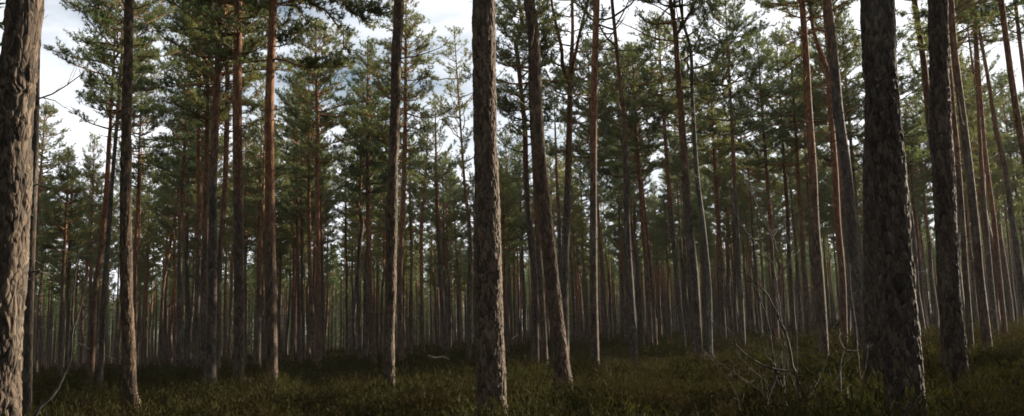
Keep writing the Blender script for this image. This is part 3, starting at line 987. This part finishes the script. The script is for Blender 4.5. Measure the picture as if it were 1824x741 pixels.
# the same wood goes on beside and behind the viewer; it shades the trunks in view
spots = []
for (n_, a0, a1, r0_, r1_) in ((520, 88, 360 - HALF - 1.5, 5.5, 70), (45, HALF + 1.5, 88, 24, 80)):
    tries = cnt = 0
    while cnt < n_ and tries < 20000:
        tries += 1
        az = rs.uniform(a0, a1)
        d = math.sqrt(rs.uniform(r0_ ** 2, r1_ ** 2))
        x, y = d * math.sin(R(az)), d * math.cos(R(az))
        if not spaced(x, y, 3.2) or (az < 100 and not sunny(x, y)):
            continue
        cnt += 1
        TREES.append((x, y))
        spots.append((x, y, rs.uniform(16, 19), rs.uniform(0.9, 1.25)))
wood('surrounding_pines', spots, MIDC, 'pine wood continuing on both sides and behind the viewer', 'pine wood')

# ------------------------------------------------------------------ heather carpet
RNG = np.random.default_rng(77)
def heather_patch(nbush, d0, d1, wd, nsp, nb, halfaz, spread=0.30):
    """low bushes: sprigs fan out from every bush centre, each with a few narrow blades"""
    mb = MB()
    az = RNG.uniform(-halfaz, halfaz, nbush)
    d = np.sqrt(RNG.uniform(d0 ** 2, d1 ** 2, nbush))
    x, y = d * np.sin(np.radians(az)), d * np.cos(np.radians(az))
    cl = fbm(np.column_stack([x * 0.55, y * 0.55, np.zeros(nbush)]), 4)
    hb = np.clip(0.42 + (cl - 0.47) * 1.7, 0.16, 0.75) * RNG.uniform(0.7, 1.2, nbush)
    tp = np.array(TREES[:len(T)])
    near = np.zeros(nbush)
    for a, b in tp:
        near = np.maximum(near, np.exp(-(((x - a) ** 2 + (y - b) ** 2) / 0.35)))
    hb = hb * (1 + 0.35 * near)
    keep = RNG.uniform(0, 1, nbush) < np.clip((cl - 0.25) * 5, 0.3, 1)
    x, y, hb = x[keep], y[keep], hb[keep]
    x, y, hb = (np.repeat(q, nsp) for q in (x, y, hb))
    m = len(x)
    a = RNG.uniform(0, 2 * np.pi, m)
    ro = np.sqrt(RNG.uniform(0, 1, m))
    el = 1.0 - 0.75 * ro
    D = unit(np.column_stack([np.cos(a) * ro * 0.9, np.sin(a) * ro * 0.9, np.ones(m) * (0.5 + el)]))
    B = np.column_stack([x + np.cos(a) * ro * spread * 0.7, y + np.sin(a) * ro * spread * 0.7, ground(x, y)])
    h = hb * (0.55 + 0.5 * (1 - ro ** 2)) * RNG.uniform(0.75, 1.15, m)
    B, D, h = np.repeat(B, nb, 0), np.repeat(D, nb, 0), np.repeat(h, nb)
    st = RNG.uniform(0.1, 0.85, len(B))
    base = B + D * (h * st)[:, None] + RNG.normal(size=B.shape) * 0.02
    L = h * RNG.uniform(0.10, 0.24, len(B))
    dd = unit(D + RNG.normal(size=B.shape) * 0.62 + np.array([0, 0, 0.15]))
    s = unit(np.cross(dd, RNG.normal(size=B.shape))) * (wd * RNG.uniform(0.6, 1.4, (len(B), 1)))
    tipp = base + dd * L[:, None]
    mid = base + dd * (L * 0.45)[:, None]
    V = np.stack([base - s * 0.5, mid + s, tipp, mid - s], 1).reshape(-1, 3)
    mb.add(V, np.arange(len(V)).reshape(-1, 4))
    return mb
hm = MB()
hm.merge(heather_patch(10000, 7.5, 28, 0.0085, 16, 9, 38))
hm.merge(heather_patch(17000, 28, 60, 0.016, 8, 5, 36))
hm.merge(heather_patch(24000, 60, 130, 0.045, 3, 3, 35))
h = link('heather', hm.mesh('heather', M_HEATHER, False))
h['kind'] = 'stuff'
h['label'] = 'dark olive and brown heather carpet covering the whole forest floor'
h['category'] = 'heather'

# ------------------------------------------------------------------ bare sapling, dead stems, fallen wood
def twiggy(mb, Q, r0, ns=6, side=2.5, l2=(0.15, 0.5), depth=2, r1=0.3):
    Q = np.array(Q)
    q, qr = smooth_path(Q, np.linspace(r0, r0 * r1, len(Q)), 0.08)
    q = q + (np.random.default_rng(3).normal(size=q.shape)) * r0 * 0.25
    tube(mb, q, qr, ns)
    ln = float(np.linalg.norm(np.diff(q, axis=0), axis=1).sum())
    if depth <= 0:
        return
    for _ in range(int(ln * side)):
        i = RNG.integers(len(q) // 5, len(q) - 1)
        t = unit(q[i + 1] - q[i])
        d = unit(t * 0.7 + RNG.normal(size=3) * 0.7 + np.array([0, 0, 0.25]))
        l = RNG.uniform(*l2) * RNG.uniform(0.5, 1)
        p = [q[i]]
        for k in range(3):
            d = unit(d + RNG.normal(size=3) * 0.35 + np.array([0, 0, 0.05]))
            p.append(p[-1] + d * l / 3)
        twiggy(mb, p, max(0.0027, min(0.006, qr[i] * 0.5)), 4, side * 1.6, (l * 0.25, l * 0.6), depth - 1)

def pxpath(pts, Y, dy=0.0):
    return [at_depth(a, b, Y + dy * i / max(1, len(pts) - 1)) for i, (a, b) in enumerate(pts)]

def wood_piece(name, label, cat, mat, paths, Y, **kw):
    """stem and side branches given in photo pixels at distance Y; origin at the foot of the first"""
    org = np.array(pxpath(paths[0][0], Y)[0])
    org[2] = float(ground(org[0], org[1]))
    root = empty(name, org, label, cat)
    for i, (pp, w, dy, dep) in enumerate(paths):
        mb = MB()
        Q = np.array(pxpath(pp, Y, dy)) - org
        if i == 0 or pp[0][1] > 735:
            Q = np.vstack([[Q[0][0], Q[0][1], min(-0.05, Q[0][2] - .1)], Q])
        twiggy(mb, Q, w * Y / F * 0.5, depth=dep, **kw)
        link('stem' if i == 0 else 'branch', mb.mesh('stem' if i == 0 else 'branch', mat), root)
    return root

RNG = np.random.default_rng(42)
wood_piece('birch_sapling', 'bare twisting birch sapling spreading thin twigs left of the dotted-edge pine', 'sapling', M_DARKTWIG,
           [([(1447, 745), (1425, 690), (1411, 640), (1402, 600), (1392, 575), (1374, 538), (1352, 508), (1330, 500)], 6.0, 0.3, 2),
            ([(1412, 745), (1390, 680), (1378, 640), (1370, 580), (1358, 545), (1340, 500), (1322, 470)], 4.0, -0.3, 2),
            ([(1411, 662), (1372, 655), (1340, 640), (1318, 622), (1300, 590), (1275, 560)], 3.5, -0.6, 2),
            ([(1392, 575), (1385, 520), (1378, 470), (1376, 430), (1350, 370), (1330, 325)], 2.6, 0.8, 2),
            ([(1378, 420), (1395, 395), (1430, 375), (1460, 370)], 2.0, 0.5, 2),
            ([(1376, 470), (1352, 440), (1320, 400), (1300, 350)], 2.0, 0.5, 2),
            ([(1352, 508), (1320, 485), (1290, 480), (1255, 470)], 2.0, 0.3, 2),
            ([(1385, 500), (1410, 460), (1425, 445)], 2.5, 0.3, 2),
            ([(1385, 450), (1376, 420), (1340, 340), (1325, 300)], 1.8, 0.6, 2)], 10.5, side=5.5, l2=(0.15, 0.6))
wood_piece('dead_stem', 'thin straight bare stem with one pale bent side twig beside the birch sapling', 'dead stem', M_DARKTWIG,
           [([(1421, 740), (1420, 640), (1420, 560), (1422, 520)], 2.4, 0, 1), ([(1420, 642), (1436, 632), (1447, 628), (1454, 618)], 2.2, 0, 1)], 11, side=1.5, l2=(0.1, 0.3))
wood_piece('dead_stem', 'crooked pale dead twigs sticking up from heather left of the thickest right pine', 'dead stem', M_PALE,
           [([(1497, 735), (1498, 690), (1497, 655), (1500, 640), (1504, 622), (1497, 608), (1495, 598), (1500, 592)], 3.0, 0, 1),
            ([(1507, 624), (1520, 625), (1532, 622)], 3.2, 0, 0), ([(1500, 676), (1510, 672), (1515, 660)], 2.0, 0, 1), ([(1512, 712), (1510, 690), (1520, 682)], 2.0, 0.2, 1)], 11, side=2, l2=(0.1, 0.3))
wood_piece('dead_stem', 'dark bare stem curving up from the lower left corner beside the massive pine', 'dead stem', M_DARKTWIG,
           [([(62, 745), (92, 708), (112, 675), (124, 645), (129, 600), (130, 540), (136, 470), (139, 430)], 6.5, 1.0, 1), ([(129, 590), (140, 560), (150, 520), (158, 480)], 3.0, 0.5, 2)], 11.5, side=1.5, l2=(0.2, 0.6))
wood_piece('dead_stem', 'thin whitish bare stem left of the orange crooked pine foot', 'dead stem', M_PALE,
           [([(1528, 620), (1525, 580), (1520, 545), (1516, 520), (1514, 470)], 2.2, 0, 1)], 13, side=1.5, l2=(0.1, 0.3))
wood_piece('dead_stem', 'low brown twigs fanning out in front of the heather at lower right', 'dead stem', M_DARKTWIG,
           [([(1690, 745), (1672, 715), (1662, 697)], 2.5, 0, 1), ([(1700, 745), (1715, 700), (1708, 692)], 2.0, 0, 1)], 12, side=3, l2=(0.1, 0.3))

RNG = np.random.default_rng(8)
paths = []
for k_ in range(12):
    x0_ = 1420 + 105 * RNG.uniform(-1, 1)
    pts_ = [(x0_, 744)]
    dx_ = RNG.normal() * 12
    for q_ in range(4):
        dx_ += RNG.normal() * 7
        pts_.append((pts_[-1][0] + dx_, pts_[-1][1] - RNG.uniform(22, 48)))
    paths.append((pts_, RNG.uniform(2.0, 3.2), RNG.uniform(-1.2, 1.2), 2))
wood_piece('bare_shrub', 'tangle of thin bare shrub twigs in heather around the birch sapling foot', 'shrub', M_TWIG, paths, 11.0, side=5, l2=(0.15, 0.45))

def log_piece(name, label, cat, pts, Y, w, lift=0.0):
    Q = np.array(pxpath(pts, Y))
    org = Q[0].copy()
    root = empty(name, org, label, cat)
    mb = MB()
    twiggy(mb, Q - org, w * Y / F * 0.5, depth=1, side=1.2, l2=(0.1, 0.25), r1=0.6)
    link('branch_wood', mb.mesh('branch_wood', M_PALE), root)
log_piece('fallen_branch', 'pale fallen branch lying on heather between the knotty pale and centre pines', 'branch', [(762, 633), (775, 637), (788, 636), (801, 640)], 34, 4)
log_piece('fallen_branch', 'small pale broken branch poking up right of the thick centre pine', 'branch', [(912, 604), (918, 599), (923, 595)], 44, 3)
log_piece('fallen_branch', 'pale snapped branch slanting in front of the left pair of pines', 'branch', [(136, 611), (145, 613), (158, 621)], 24, 3.5)
log_piece('fallen_branch', 'thin grey fallen branch on heather left of the smooth lit pine', 'branch', [(185, 633), (195, 636), (205, 640)], 28, 2.2)

# ------------------------------------------------------------------ air
hz = MB()
x0, x1, y0, y1, z0, z1 = -330, 330, -95, 440, -9, 24
hv = np.array([[x, y, z] for z in (z0, z1) for y in (y0, y1) for x in (x0, x1)], float)
hz.add(hv, [[0, 2, 3, 1], [4, 5, 7, 6], [0, 1, 5, 4], [2, 6, 7, 3], [0, 4, 6, 2], [1, 3, 7, 5]])
mh = bpy.data.materials.new('haze_air')
mh.use_nodes = True
th = mh.node_tree
th.nodes.clear()
oh = th.nodes.new('ShaderNodeOutputMaterial')
vh = th.nodes.new('ShaderNodeVolumePrincipled')
vh.inputs['Color'].default_value = (0.85, 0.9, 0.95, 1)
vh.inputs['Density'].default_value = 0.00009
vh.inputs['Anisotropy'].default_value = 0.35
th.links.new(vh.outputs[0], oh.inputs['Volume'])
hz_o = link('haze', hz.mesh('haze', mh, False))
hz_o['kind'] = 'stuff'
hz_o['label'] = 'thin pale forest haze between the farther trunks'
hz_o['category'] = 'haze'
